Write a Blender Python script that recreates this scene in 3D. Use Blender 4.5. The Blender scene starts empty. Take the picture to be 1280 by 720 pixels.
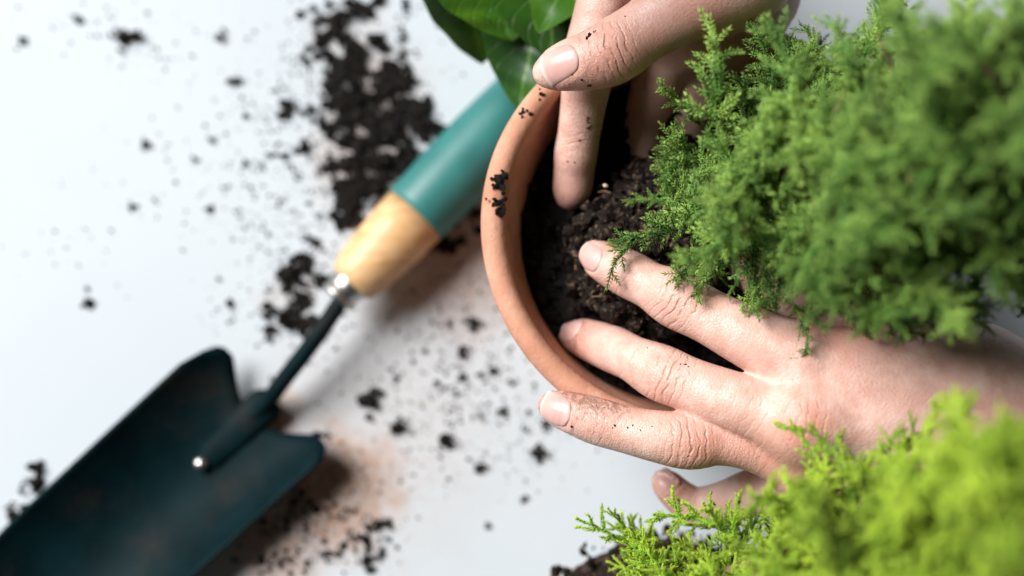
import bpy, math, random
import numpy as np
from mathutils import Vector, Matrix, Quaternion

# ------------------------------------------------------------------ camera, world, lamps, exposure
SC = bpy.context.scene
COL = SC.collection
TILT = math.radians(8)
CAM = np.array([0.0, -0.062, 0.55])
FPX = 1280 * 50 / 36
FWD = np.array([0, math.sin(TILT), -math.cos(TILT)])
RGT = np.array([1.0, 0, 0])
UPV = np.array([0, math.cos(TILT), math.sin(TILT)])

cam_data = bpy.data.cameras.new('camera')
cam = bpy.data.objects.new('camera', cam_data)
COL.objects.link(cam)
cam.location = CAM
cam.rotation_euler = (TILT, 0, 0)
cam_data.lens = 50
cam_data.sensor_width = 36
cam_data.clip_start = 0.01
cam_data.clip_end = 50
cam_data.dof.use_dof = True
cam_data.dof.focus_distance = 0.428
cam_data.dof.aperture_fstop = 4.2
cam_data.dof.aperture_blades = 0
SC.camera = cam

world = bpy.data.worlds.new('World')
SC.world = world
world.use_nodes = True
bg = world.node_tree.nodes['Background']
bg.inputs['Color'].default_value = (0.80, 0.88, 1.0, 1)
bg.inputs['Strength'].default_value = 0.035


def area_lamp(name, loc, target, size, power, color):
    d = bpy.data.lights.new(name, 'AREA')
    d.shape = 'RECTANGLE'
    d.size, d.size_y = size
    d.energy = power
    d.color = color
    o = bpy.data.objects.new(name, d)
    COL.objects.link(o)
    o.location = loc
    o.rotation_euler = (Vector(target) - Vector(loc)).to_track_quat('-Z', 'Y').to_euler()
    return o


area_lamp('window_light', (-1.70, 0.95, 1.95), (0.02, 0, 0.08), (1.5, 1.5), 176, (1.0, 0.98, 0.965))
SC.view_settings.view_transform = 'Standard'
SC.view_settings.look = 'None'
SC.view_settings.exposure = 0
SC.view_settings.gamma = 1
SC.view_settings.use_curve_mapping = False

# ------------------------------------------------------------------ helpers
RNG = np.random.default_rng(7)
random.seed(7)
Z0 = 0.110                      # height of the pot's rim above the table


def at(px, py, z):
    """place in the scene under a measured image position, at height z"""
    d = FWD + RGT * (px - 640) / FPX + UPV * (360 - py) / FPX
    return CAM + d * (z - CAM[2]) / d[2]


def tag(o, label=None, cat=None, group=None, kind=None):
    if label: o['label'] = label
    if cat: o['category'] = cat
    if group: o['group'] = group
    if kind: o['kind'] = kind
    return o


def mesh_from(name, V, Fs, mat=None, smooth=True):
    me = bpy.data.meshes.new(name)
    V = np.asarray(V, dtype=np.float32)
    if isinstance(Fs, np.ndarray):
        n, k = Fs.shape
        me.vertices.add(len(V))
        me.vertices.foreach_set('co', V.ravel())
        me.loops.add(n * k)
        me.loops.foreach_set('vertex_index', Fs.astype(np.int32).ravel())
        me.polygons.add(n)
        me.polygons.foreach_set('loop_start', np.arange(0, n * k, k, dtype=np.int32))
        me.update(calc_edges=True)
        me.validate()
    else:
        me.from_pydata([tuple(v) for v in V], [], Fs)
    if mat: me.materials.append(mat)
    me.polygons.foreach_set('use_smooth', [smooth] * len(me.polygons))
    me.update()
    return me


def obj(name, me, parent=None):
    o = bpy.data.objects.new(name, me)
    COL.objects.link(o)
    if parent: o.parent = parent
    return o


def empty(name, loc=(0, 0, 0)):
    o = bpy.data.objects.new(name, None)
    COL.objects.link(o)
    o.location = loc
    o.empty_display_size = 0.01
    return o


def local(parent, o):
    """keep o's world place when its parent sits at parent.location (no rotation)"""
    o.parent = parent
    o.location = Vector(o.location) - Vector(parent.location)
    return o


def catmull(pts, n):
    P = np.asarray(pts, float)
    P = np.vstack([2 * P[0] - P[1], P, 2 * P[-1] - P[-2]])
    out = []
    for i in range(1, len(P) - 2):
        for t in np.linspace(0, 1, n, endpoint=False):
            a, b, c, d = P[i - 1], P[i], P[i + 1], P[i + 2]
            out.append(0.5 * (2 * b + (c - a) * t + (2 * a - 5 * b + 4 * c - d) * t * t + (3 * b - a - 3 * c + d) * t ** 3))
    out.append(P[-2])
    return np.array(out)


def tube(path, rad, sides=8, cap=True):
    """swept tube; path (n,3), rad scalar or (n,)"""
    path = np.asarray(path, float)
    n = len(path)
    rad = np.broadcast_to(rad, (n,))
    T = np.gradient(path, axis=0)
    T /= np.linalg.norm(T, axis=1)[:, None] + 1e-12
    ref = np.array([0, 0, 1.0]) if abs(T[0][2]) < 0.9 else np.array([1.0, 0, 0])
    V = []
    x = np.cross(ref, T[0]); x /= np.linalg.norm(x)
    for i in range(n):
        x = x - T[i] * (x @ T[i]); x /= np.linalg.norm(x)
        y = np.cross(T[i], x)
        for k in range(sides):
            a = 2 * math.pi * k / sides
            V.append(path[i] + rad[i] * (math.cos(a) * x + math.sin(a) * y))
    Fs = []
    for i in range(n - 1):
        for k in range(sides):
            k2 = (k + 1) % sides
            Fs.append((i * sides + k, i * sides + k2, (i + 1) * sides + k2, (i + 1) * sides + k))
    if cap:
        Fs.append(tuple(range(sides))[::-1])
        Fs.append(tuple((n - 1) * sides + k for k in range(sides)))
    return V, Fs


def lathe(profile, seg=96):
    V, Fs = [], []
    n = len(profile)
    for k in range(seg):
        a = 2 * math.pi * k / seg
        for r, z in profile: V.append((r * math.cos(a), r * math.sin(a), z))
    for k in range(seg):
        k2 = (k + 1) % seg
        for i in range(n - 1):
            Fs.append((k * n + i, k2 * n + i, k2 * n + i + 1, k * n + i + 1))
    return V, Fs


# ------------------------------------------------------------------ materials
def new_mat(name):
    m = bpy.data.materials.new(name)
    m.use_nodes = True
    nt = m.node_tree
    return m, nt, nt.nodes['Principled BSDF'], nt.nodes, nt.links


def node(nt, kind, **kw):
    n = nt.nodes.new(kind)
    for k, v in kw.items():
        if k.startswith('i_'):
            key = k[2:]
            n.inputs[int(key) if key.isdigit() else key].default_value = v
        else: setattr(n, k, v)
    return n


def ramp(nt, src, stops, interp='LINEAR'):
    r = nt.nodes.new('ShaderNodeValToRGB')
    r.color_ramp.interpolation = interp
    e = r.color_ramp.elements
    while len(e) < len(stops): e.new(0.5)
    for el, (p, c) in zip(e, stops):
        el.position = p
        el.color = (*c, 1) if len(c) == 3 else c
    nt.links.new(src, r.inputs[0])
    return r.outputs[0]


def noise(nt, vec, scale, detail=4, rough=0.55, dist=0.0):
    n = node(nt, 'ShaderNodeTexNoise', i_Scale=scale, i_Detail=detail, i_Roughness=rough, i_Distortion=dist)
    nt.links.new(vec, n.inputs['Vector'])
    return n.outputs['Fac']


def math_n(nt, op, a, b=None, c=None, clamp=False):
    n = nt.nodes.new('ShaderNodeMath'); n.operation = op; n.use_clamp = clamp
    for i, v in enumerate((a, b, c)):
        if v is None: continue
        if hasattr(v, 'links'): nt.links.new(v, n.inputs[i])
        else: n.inputs[i].default_value = v
    return n.outputs[0]


def mixc(nt, fac, a, b, mode='MIX'):
    n = nt.nodes.new('ShaderNodeMix'); n.data_type = 'RGBA'; n.blend_type = mode
    for v, i in ((fac, 0), (a, 6), (b, 7)):
        if hasattr(v, 'links'): nt.links.new(v, n.inputs[i])
        else: n.inputs[i].default_value = v if i == 0 else (*v, 1)
    return n.outputs[2]


def bump(nt, height, strength, dist, bsdf, prev=None):
    b = node(nt, 'ShaderNodeBump', i_Strength=strength, i_Distance=dist)
    nt.links.new(height, b.inputs['Height'])
    if prev is not None: nt.links.new(prev, b.inputs['Normal'])
    nt.links.new(b.outputs[0], bsdf.inputs['Normal'])
    return b.outputs[0]


def pos(nt):
    return nt.nodes.new('ShaderNodeNewGeometry').outputs['Position']


def mat_table():
    m, nt, b, N, L = new_mat('white_table')
    p = pos(nt)
    base = ramp(nt, noise(nt, p, 6, 3), [(0.3, (0.485, 0.54, 0.58)), (0.7, (0.525, 0.575, 0.61))])
    stain_and_shade = None  # soil smears, plus warm shadow tone painted beside handle and pot
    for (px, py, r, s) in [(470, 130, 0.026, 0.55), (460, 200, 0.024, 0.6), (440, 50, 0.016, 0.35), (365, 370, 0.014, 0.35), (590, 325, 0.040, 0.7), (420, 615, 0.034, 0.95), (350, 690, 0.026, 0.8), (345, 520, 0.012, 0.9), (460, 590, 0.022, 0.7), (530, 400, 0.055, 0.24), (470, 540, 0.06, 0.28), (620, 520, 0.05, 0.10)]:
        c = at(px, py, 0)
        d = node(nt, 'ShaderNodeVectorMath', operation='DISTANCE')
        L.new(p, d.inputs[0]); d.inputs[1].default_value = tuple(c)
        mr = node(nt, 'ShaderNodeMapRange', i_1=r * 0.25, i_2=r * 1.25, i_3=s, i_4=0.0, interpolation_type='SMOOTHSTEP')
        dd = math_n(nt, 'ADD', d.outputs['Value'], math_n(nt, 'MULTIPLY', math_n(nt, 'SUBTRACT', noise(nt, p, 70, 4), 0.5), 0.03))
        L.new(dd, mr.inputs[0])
        stain_and_shade = mr.outputs[0] if stain_and_shade is None else math_n(nt, 'MAXIMUM', stain_and_shade, mr.outputs[0])
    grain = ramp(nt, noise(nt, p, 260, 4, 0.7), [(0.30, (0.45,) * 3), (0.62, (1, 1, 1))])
    f = math_n(nt, 'MULTIPLY', stain_and_shade, grain)
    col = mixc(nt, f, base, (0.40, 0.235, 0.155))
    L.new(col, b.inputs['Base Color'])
    b.inputs['Roughness'].default_value = 0.62
    b.inputs['Specular IOR Level'].default_value = 0.12
    bump(nt, noise(nt, p, 400, 3), 0.1, 0.0005, b)
    return m


def mat_terracotta():
    m, nt, b, N, L = new_mat('terracotta')
    p = pos(nt)
    c = ramp(nt, noise(nt, p, 55, 6, 0.65), [(0.25, (0.43, 0.185, 0.11)), (0.5, (0.55, 0.265, 0.17)), (0.75, (0.63, 0.37, 0.27))])
    sp = ramp(nt, noise(nt, p, 900, 2), [(0.63, (0, 0, 0)), (0.72, (1, 1, 1))])
    c = mixc(nt, math_n(nt, 'MULTIPLY', sp, 0.35), c, (0.25, 0.10, 0.06))
    rub = ramp(nt, noise(nt, p, 120, 5, 0.7, 0.6), [(0.60, (0, 0, 0)), (0.74, (1, 1, 1))])
    c = mixc(nt, math_n(nt, 'MULTIPLY', rub, 0.45), c, (0.20, 0.10, 0.065))
    salt = ramp(nt, noise(nt, p, 75, 4, 0.6, 0.3), [(0.62, (0, 0, 0)), (0.78, (1, 1, 1))])
    c = mixc(nt, math_n(nt, 'MULTIPLY', salt, 0.4), c, (0.70, 0.55, 0.46))
    L.new(c, b.inputs['Base Color'])
    b.inputs['Roughness'].default_value = 0.78
    h = math_n(nt, 'ADD', noise(nt, p, 500, 4, 0.6), math_n(nt, 'MULTIPLY', noise(nt, p, 90, 3), 1.5))
    bump(nt, h, 0.35, 0.0008, b)
    return m


def mat_soil(name, dark, mid, light):
    m, nt, b, N, L = new_mat(name)
    p = pos(nt)
    c = ramp(nt, noise(nt, p, 420, 4, 0.65), [(0.33, dark), (0.55, mid), (0.75, light)])
    L.new(c, b.inputs['Base Color'])
    b.inputs['Roughness'].default_value = 0.95
    b.inputs['Specular IOR Level'].default_value = 0.2
    bump(nt, noise(nt, p, 1500, 4, 0.7), 0.7, 0.0008, b)
    return m


def mat_plain(name, col, rough, metal=0.0, var=0.12, scale=120, spec=0.5, coat=0.0, bmp=0.1, bscale=600):
    m, nt, b, N, L = new_mat(name)
    p = pos(nt)
    lo = tuple(v * (1 - var) for v in col); hi = tuple(min(1, v * (1 + var)) for v in col)
    L.new(ramp(nt, noise(nt, p, scale, 4), [(0.3, lo), (0.7, hi)]), b.inputs['Base Color'])
    b.inputs['Roughness'].default_value = rough
    b.inputs['Metallic'].default_value = metal
    b.inputs['Specular IOR Level'].default_value = spec
    b.inputs['Coat Weight'].default_value = coat
    bump(nt, noise(nt, p, bscale, 3), bmp, 0.0005, b)
    return m


def mat_wood(axis):
    m, nt, b, N, L = new_mat('turned_wood')
    p = pos(nt)
    mp = node(nt, 'ShaderNodeMapping')
    L.new(p, mp.inputs['Vector'])
    mp.inputs['Rotation'].default_value = (0, 0, -axis)
    mp.inputs['Scale'].default_value = (18, 260, 260)
    c = ramp(nt, noise(nt, mp.outputs[0], 1.0, 4, 0.6, 0.6), [(0.3, (0.52, 0.28, 0.11)), (0.5, (0.68, 0.42, 0.20)), (0.7, (0.77, 0.53, 0.30))])
    L.new(c, b.inputs['Base Color'])
    b.inputs['Roughness'].default_value = 0.45
    return m


def mat_foliage(name, c0, c1, c2, trans):
    m, nt, b, N, L = new_mat(name)
    p = pos(nt)
    rnd = nt.nodes.new('ShaderNodeObjectInfo').outputs['Random']
    f = math_n(nt, 'ADD', math_n(nt, 'MULTIPLY', noise(nt, p, 62, 2), 0.85), math_n(nt, 'MULTIPLY', rnd, 0.30))
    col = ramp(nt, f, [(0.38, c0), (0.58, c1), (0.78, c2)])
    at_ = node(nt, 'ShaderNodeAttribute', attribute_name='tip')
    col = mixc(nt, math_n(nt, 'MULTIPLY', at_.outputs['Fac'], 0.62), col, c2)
    dry = ramp(nt, noise(nt, p, 210, 2), [(0.70, (0, 0, 0)), (0.80, (1, 1, 1))])
    col = mixc(nt, math_n(nt, 'MULTIPLY', dry, 0.5), col, (0.30, 0.22, 0.07))
    L.new(col, b.inputs['Base Color'])
    b.inputs['Roughness'].default_value = 0.5
    b.inputs['Specular IOR Level'].default_value = 0.35
    tr = node(nt, 'ShaderNodeBsdfTranslucent')
    L.new(mixc(nt, 1.0, col, (1.0, 1.0, 0.45), 'MULTIPLY'), tr.inputs['Color'])
    mx = node(nt, 'ShaderNodeMixShader'); mx.inputs[0].default_value = trans
    L.new(b.outputs[0], mx.inputs[1]); L.new(tr.outputs[0], mx.inputs[2])
    L.new(mx.outputs[0], N['Material Output'].inputs['Surface'])
    return m


def mat_leaf():
    m, nt, b, N, L = new_mat('broad_leaf')
    p = pos(nt)
    va = node(nt, 'ShaderNodeAttribute', attribute_name='leaf_uv')
    sx = node(nt, 'ShaderNodeSeparateXYZ'); L.new(va.outputs['Vector'], sx.inputs[0])
    u, v = sx.outputs[0], sx.outputs[1]
    av = math_n(nt, 'ABSOLUTE', v)
    vein = math_n(nt, 'LESS_THAN', av, 0.045)
    wv = math_n(nt, 'SINE', math_n(nt, 'MULTIPLY', math_n(nt, 'SUBTRACT', u, math_n(nt, 'MULTIPLY', av, 0.35)), 46))
    side = ramp(nt, wv, [(0.9, (0, 0, 0)), (0.99, (1, 1, 1))])
    rnd = nt.nodes.new('ShaderNodeObjectInfo').outputs['Random']
    base = ramp(nt, math_n(nt, 'ADD', math_n(nt, 'MULTIPLY', noise(nt, p, 45, 3), 0.7), math_n(nt, 'MULTIPLY', rnd, 0.3)),
                [(0.3, (0.018, 0.070, 0.012)), (0.55, (0.050, 0.160, 0.014)), (0.8, (0.14, 0.31, 0.018))])
    c = mixc(nt, math_n(nt, 'MULTIPLY', side, 0.25), base, (0.12, 0.25, 0.06))
    c = mixc(nt, math_n(nt, 'MULTIPLY', vein, 0.6), c, (0.17, 0.32, 0.09))
    L.new(c, b.inputs['Base Color'])
    b.inputs['Roughness'].default_value = 0.38
    b.inputs['Specular IOR Level'].default_value = 0.35
    tr = node(nt, 'ShaderNodeBsdfTranslucent')
    L.new(mixc(nt, 0.6, c, (0.22, 0.38, 0.01)), tr.inputs['Color'])
    mx = node(nt, 'ShaderNodeMixShader'); mx.inputs[0].default_value = 0.3
    L.new(b.outputs[0], mx.inputs[1]); L.new(tr.outputs[0], mx.inputs[2])
    L.new(mx.outputs[0], N['Material Output'].inputs['Surface'])
    bump(nt, math_n(nt, 'ADD', side, math_n(nt, 'MULTIPLY', vein, 2.0)), 0.5, 0.0006, b)
    return m


def mat_skin():
    m, nt, b, N, L = new_mat('skin')
    p = pos(nt)
    wr = node(nt, 'ShaderNodeAttribute', attribute_name='wrinkle')      # x along (mm), y across (mm), z weight
    red = node(nt, 'ShaderNodeAttribute', attribute_name='flush')
    fl = node(nt, 'ShaderNodeAttribute', attribute_name='fingerline')   # x along (mm), y across (mm)
    s = node(nt, 'ShaderNodeSeparateXYZ'); L.new(wr.outputs['Vector'], s.inputs[0])
    # colour: pale pink with mottling, flushed at the knuckles and tips
    mott = ramp(nt, noise(nt, p, 160, 5, 0.6), [(0.3, (0.61, 0.355, 0.285)), (0.5, (0.72, 0.475, 0.40)), (0.72, (0.80, 0.59, 0.515))])
    big = noise(nt, p, 45, 2)
    c = mixc(nt, math_n(nt, 'MULTIPLY', ramp(nt, big, [(0.38, (0, 0, 0)), (0.66, (1, 1, 1))]), 0.55), mott, (0.66, 0.335, 0.265))
    c = mixc(nt, math_n(nt, 'MULTIPLY', red.outputs['Fac'], 0.72, clamp=True), c, (0.58, 0.225, 0.165))
    gr = node(nt, 'ShaderNodeAttribute', attribute_name='grime').outputs['Fac']
    gm = ramp(nt, math_n(nt, 'ADD', noise(nt, p, 620, 4, 0.7), math_n(nt, 'MULTIPLY', gr, 0.26)), [(0.66, (0, 0, 0)), (0.80, (1, 1, 1))])
    c = mixc(nt, math_n(nt, 'MULTIPLY', math_n(nt, 'MULTIPLY', gm, gr), 0.6, clamp=True), c, (0.13, 0.075, 0.05))
    # joint folds
    comb = node(nt, 'ShaderNodeCombineXYZ')
    L.new(s.outputs[0], comb.inputs[0]); L.new(s.outputs[1], comb.inputs[1])
    wob = math_n(nt, 'MULTIPLY', math_n(nt, 'SUBTRACT', noise(nt, comb.outputs[0], 0.22, 1.2, 0.5), 0.5), 3.6)
    u = math_n(nt, 'ADD', s.outputs[0], wob)
    w1 = math_n(nt, 'SINE', math_n(nt, 'MULTIPLY', u, 2 * math.pi / 2.5))
    line = ramp(nt, math_n(nt, 'MULTIPLY_ADD', w1, 0.5, 0.5), [(0.0, (1, 1, 1)), (0.14, (0.45,) * 3), (0.45, (0, 0, 0))])
    brk = ramp(nt, noise(nt, comb.outputs[0], 0.30, 2), [(0.36, (0, 0, 0)), (0.56, (1, 1, 1))])
    fold = math_n(nt, 'MULTIPLY', math_n(nt, 'MULTIPLY', line, brk), s.outputs[2])
    c = mixc(nt, math_n(nt, 'MULTIPLY', fold, 0.36), c, (0.46, 0.19, 0.13))
    # fine transverse skin lines + pores
    mp = node(nt, 'ShaderNodeMapping'); L.new(fl.outputs['Vector'], mp.inputs['Vector'])
    mp.inputs['Scale'].default_value = (1.25, 0.30, 0.30)
    fine = noise(nt, mp.outputs[0], 1.0, 3, 0.65, 0.5)
    mp2 = node(nt, 'ShaderNodeMapping'); L.new(fl.outputs['Vector'], mp2.inputs['Vector'])
    mp2.inputs['Scale'].default_value = (1.1, 0.75, 0.75)
    vo = node(nt, 'ShaderNodeTexVoronoi', feature='DISTANCE_TO_EDGE', i_Scale=1.0)
    L.new(mp2.outputs[0], vo.inputs['Vector'])
    cell = ramp(nt, vo.outputs['Distance'], [(0.0, (0, 0, 0)), (0.16, (1, 1, 1))])
    c = mixc(nt, math_n(nt, 'MULTIPLY', math_n(nt, 'MULTIPLY', math_n(nt, 'SUBTRACT', 1.0, cell), 0.10), node(nt, 'ShaderNodeAttribute', attribute_name='fingerweight').outputs['Fac']), c, (0.50, 0.25, 0.18))
    L.new(c, b.inputs['Base Color'])
    b.inputs['Subsurface Weight'].default_value = 0.22
    b.inputs['Subsurface Radius'].default_value = (1.0, 0.35, 0.18)
    b.inputs['Subsurface Scale'].default_value = 0.0022
    b.inputs['Roughness'].default_value = 0.41
    b.inputs['Specular IOR Level'].default_value = 0.5
    fw = node(nt, 'ShaderNodeAttribute', attribute_name='fingerweight').outputs['Fac']
    plain = math_n(nt, 'MULTIPLY', noise(nt, p, 1100, 3, 0.6, 0.4), math_n(nt, 'SUBTRACT', 1.0, fw))
    h = math_n(nt, 'ADD', math_n(nt, 'MULTIPLY', fine, 0.9), math_n(nt, 'MULTIPLY', cell, 0.25))
    h = math_n(nt, 'ADD', math_n(nt, 'MULTIPLY', h, fw), plain)
    h = math_n(nt, 'ADD', h, math_n(nt, 'MULTIPLY', fold, -1.75))
    bump(nt, h, 0.62, 0.00042, b)
    return m


def mat_nail():
    m, nt, b, N, L = new_mat('finger_nail')
    p = pos(nt)
    fe = node(nt, 'ShaderNodeAttribute', attribute_name='edge')
    c = ramp(nt, noise(nt, p, 220, 3), [(0.3, (0.62, 0.345, 0.31)), (0.7, (0.69, 0.425, 0.385))])
    c = mixc(nt, fe.outputs['Fac'], c, (0.74, 0.60, 0.52))
    L.new(c, b.inputs['Base Color'])
    b.inputs['Roughness'].default_value = 0.33
    b.inputs['Specular IOR Level'].default_value = 0.42
    b.inputs['Subsurface Weight'].default_value = 0.15
    b.inputs['Subsurface Radius'].default_value = (1.0, 0.4, 0.25)
    b.inputs['Subsurface Scale'].default_value = 0.001
    bump(nt, noise(nt, p, 300, 2), 0.08, 0.0004, b)
    return m


M = dict(
    table=mat_table(), clay=mat_terracotta(), skin=mat_skin(), nail=mat_nail(),
    soil=mat_soil('dark_soil', (0.004, 0.0035, 0.003), (0.011, 0.009, 0.008), (0.035, 0.025, 0.019)),
    peat=mat_soil('root_ball_soil', (0.004, 0.003, 0.0025), (0.018, 0.012, 0.009), (0.24, 0.16, 0.105)),
    fibre=mat_plain('root_fibre', (0.26, 0.13, 0.065), 0.85, var=0.5, scale=300),
    chip=mat_plain('pale_bark_chip', (0.55, 0.42, 0.28), 0.8, var=0.2),
    bark=mat_plain('twig_bark', (0.20, 0.125, 0.06), 0.85, var=0.4, scale=250, bmp=0.5),
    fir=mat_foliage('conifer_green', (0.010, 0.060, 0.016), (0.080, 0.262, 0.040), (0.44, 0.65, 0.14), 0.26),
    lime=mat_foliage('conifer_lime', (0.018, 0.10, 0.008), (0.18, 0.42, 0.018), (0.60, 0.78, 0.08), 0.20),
    leaf=mat_leaf(),
    blade=mat_plain('dark_teal_enamel', (0.0022, 0.012, 0.015), 0.55, var=0.3, scale=60, bscale=180, bmp=0.15, spec=0.045),
    teal=mat_plain('teal_paint', (0.026, 0.165, 0.155), 0.45, var=0.1, scale=80),
    steel=mat_plain('bright_steel', (0.50, 0.49, 0.47), 0.36, metal=1.0, var=0.06),
)

bt = M['blade'].node_tree                       # dried soil dusted over the enamel
bb = bt.nodes['Principled BSDF']
src = bb.inputs['Base Color'].links[0].from_socket
bp = pos(bt)
dm = ramp(bt, math_n(bt, 'ADD', math_n(bt, 'MULTIPLY', noise(bt, bp, 38, 3), 0.6), math_n(bt, 'MULTIPLY', noise(bt, bp, 700, 3, 0.7), 0.4)), [(0.52, (0, 0, 0)), (0.66, (1, 1, 1))])
bt.links.new(mixc(bt, math_n(bt, 'MULTIPLY', dm, 0.35), src, (0.045, 0.026, 0.017)), bb.inputs['Base Color'])

# ------------------------------------------------------------------ the table
xs = np.linspace(-0.55, 0.55, 12); ys = np.linspace(-0.42, 0.48, 10)
V = [(x, y, 0.0) for y in ys for x in xs]
nx = len(xs)
Fs = [(j * nx + i, j * nx + i + 1, (j + 1) * nx + i + 1, (j + 1) * nx + i) for j in range(len(ys) - 1) for i in range(nx - 1)]
nv = len(V)
x0, x1, y0, y1 = -0.55, 0.55, -0.42, 0.48
V += [(x0, y0, 0), (x1, y0, 0), (x1, y1, 0), (x0, y1, 0), (x0, y0, -.03), (x1, y0, -.03), (x1, y1, -.03), (x0, y1, -.03)]
for a, b_ in ((0, 1), (1, 2), (2, 3), (3, 0)): Fs.append((nv + b_, nv + a, nv + 4 + a, nv + 4 + b_))
Fs.append((nv + 7, nv + 6, nv + 5, nv + 4))
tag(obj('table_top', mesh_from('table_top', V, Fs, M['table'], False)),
    'white table top dusted with spilled soil, with brown smears and painted warm shade', None, None, 'structure')

# ------------------------------------------------------------------ soil crumbs
t_ = (1 + 5 ** 0.5) / 2
ICO_V = np.array([(-1, t_, 0), (1, t_, 0), (-1, -t_, 0), (1, -t_, 0), (0, -1, t_), (0, 1, t_), (0, -1, -t_), (0, 1, -t_), (t_, 0, -1), (t_, 0, 1), (-t_, 0, -1), (-t_, 0, 1)]) / math.hypot(1, t_)
ICO_F = np.array([(0, 11, 5), (0, 5, 1), (0, 1, 7), (0, 7, 10), (0, 10, 11), (1, 5, 9), (5, 11, 4), (11, 10, 2), (10, 7, 6), (7, 1, 8), (3, 9, 4), (3, 4, 2), (3, 2, 6), (3, 6, 8), (3, 8, 9), (4, 9, 5), (2, 4, 11), (6, 2, 10), (8, 6, 7), (9, 8, 1)])


def crumbs(P, R, jit=0.42, flat=0.75):
    """one array of many irregular soil grains"""
    P = np.asarray(P, float); n = len(P)
    V = np.repeat(ICO_V[None], n, 0) * (1 + RNG.uniform(-jit, jit, (n, 12, 1)))
    Q = RNG.normal(size=(n, 3, 3)); Q, _ = np.linalg.qr(Q)
    V = V * RNG.uniform(0.55, 1.35, (n, 1, 3))
    V = np.einsum('nij,nkj->nki', Q, V)
    V[..., 2] *= flat
    V = V * np.asarray(R).reshape(n, 1, 1) + P[:, None, :]
    F_ = ICO_F[None] + (np.arange(n) * 12)[:, None, None]
    return V.reshape(-1, 3), F_.reshape(-1, 3)


# (px, py, spread_x, spread_y, count, biggest grain mm)
PILE = [(530, 150, 22, 14, 110, 3.2), (540, 175, 18, 16, 90, 3.0), (410, 60, 14, 18, 70, 3.0), (500, 60, 12, 30, 60, 2.4), (425, 150, 14, 30, 90, 2.8), (490, 260, 20, 16, 110, 3.0), (425, 245, 8, 20, 40, 2.6), (430, 25, 26, 16, 130, 3.4), (455, 70, 26, 26, 220, 3.6), (440, 115, 26, 20, 200, 3.4), (475, 120, 30, 25, 220, 3.4), (520, 128, 16, 10, 60, 2.8),
        (455, 165, 30, 20, 240, 3.6), (475, 200, 32, 24, 300, 3.8), (445, 215, 18, 24, 150, 3.2), (470, 240, 26, 22, 240, 3.4), (440, 270, 14, 20, 110, 3.0),
        (500, 175, 22, 24, 160, 3.2), (548, 300, 18, 16, 110, 3.0), (590, 275, 14, 12, 60, 2.6), (525, 215, 24, 26, 160, 3.0), (575, 250, 20, 20, 90, 3.0), (385, 70, 6, 8, 22, 2.6),
        (360, 140, 20, 6, 60, 2.2), (400, 150, 10, 6, 26, 2.2), (378, 185, 9, 7, 26, 2.4), (345, 195, 8, 7, 18, 2.2), (410, 20, 14, 10, 50, 2.8),
        (368, 350, 22, 14, 110, 3.0), (360, 395, 18, 16, 110, 3.0), (388, 300, 9, 6, 20, 2.4), (388, 410, 12, 14, 60, 2.6), (375, 330, 10, 14, 40, 2.6), (360, 375, 24, 20, 50, 2.6)]
P, Rr = [], []
for (px, py, sx, sy, n, big) in PILE:
    subs = RNG.normal(0, 0.88, (9, 2))
    for _ in range(int(n * 1.8)):
        g = subs[RNG.integers(9)] + RNG.normal(0, 0.19, 2)
        r = big * 0.001 * (0.10 + 0.55 * RNG.random() ** 3.2)
        q = at(px + g[0] * sx, py + g[1] * sy, 0)
        heap = max(0.0, 1 - (g @ g) * 0.6) * RNG.random() * 0.0035 * min(1, n / 150)
        P.append((q[0], q[1], r * 0.55 + heap)); Rr.append(r)
me = mesh_from('spilled_soil', *crumbs(P, Rr), M['soil'], False)
tag(obj('spilled_soil', me), 'heap of spilled black soil strewn beside the trowel handle', 'soil', None, 'stuff')

# brown-dusted patch beyond the blade
P, Rr = [], []
for (px, py, sx, sy, n, big) in [(390, 640, 40, 26, 90, 1.9), (465, 665, 18, 14, 60, 2.4), (462, 695, 10, 14, 40, 2.4), (345, 705, 34, 12, 60, 2.0), (410, 690, 26, 20, 40, 2.0), (480, 655, 10, 4, 26, 2.2), (350, 640, 30, 20, 30, 1.6), (405, 545, 12, 3, 26, 2.0)]:
    for _ in range(n):
        g = RNG.normal(0, 0.7, 2)
        r = big * 0.001 * (0.15 + 0.55 * RNG.random() ** 2.5)
        q = at(px + g[0] * sx, py + g[1] * sy, 0)
        P.append((q[0], q[1], r * 0.5)); Rr.append(r)
tag(obj('spilled_soil', mesh_from('soil_patch', *crumbs(P, Rr), M['soil'], False)),
    'loose dark soil on the brown smear beside the trowel blade', 'soil', None, 'stuff')

# fine dust and grains over the whole table
P, Rr = [], []
for (px, py, sx, sy, n, big) in [(560, 470, 90, 80, 520, 0.75), (650, 560, 60, 50, 130, 0.6), (500, 560, 60, 50, 130, 0.6), (300, 180, 90, 80, 170, 0.8), (170, 50, 60, 40, 60, 0.8), (80, 20, 40, 30, 30, 0.8), (340, 260, 60, 60, 130, 0.8), (430, 150, 80, 120, 1000, 0.8), (380, 360, 40, 60, 260, 0.8), (570, 370, 40, 40, 130, 0.7), (120, 290, 80, 60, 40, 0.7), (45, 600, 12, 14, 26, 1.4), (20, 640, 14, 12, 24, 1.2), (300, 380, 50, 40, 60, 0.7), (700, 530, 40, 30, 60, 0.6), (410, 650, 60, 50, 300, 0.7), (155, 45, 14, 6, 30, 1.6)]:
    for _ in range(n):
        g = RNG.normal(0, 0.75, 2)
        r = big * 0.001 * (0.25 + 0.75 * RNG.random() ** 2)
        q = at(px + g[0] * sx, py + g[1] * sy, 0)
        P.append((q[0], q[1], r * 0.5)); Rr.append(r)
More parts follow.
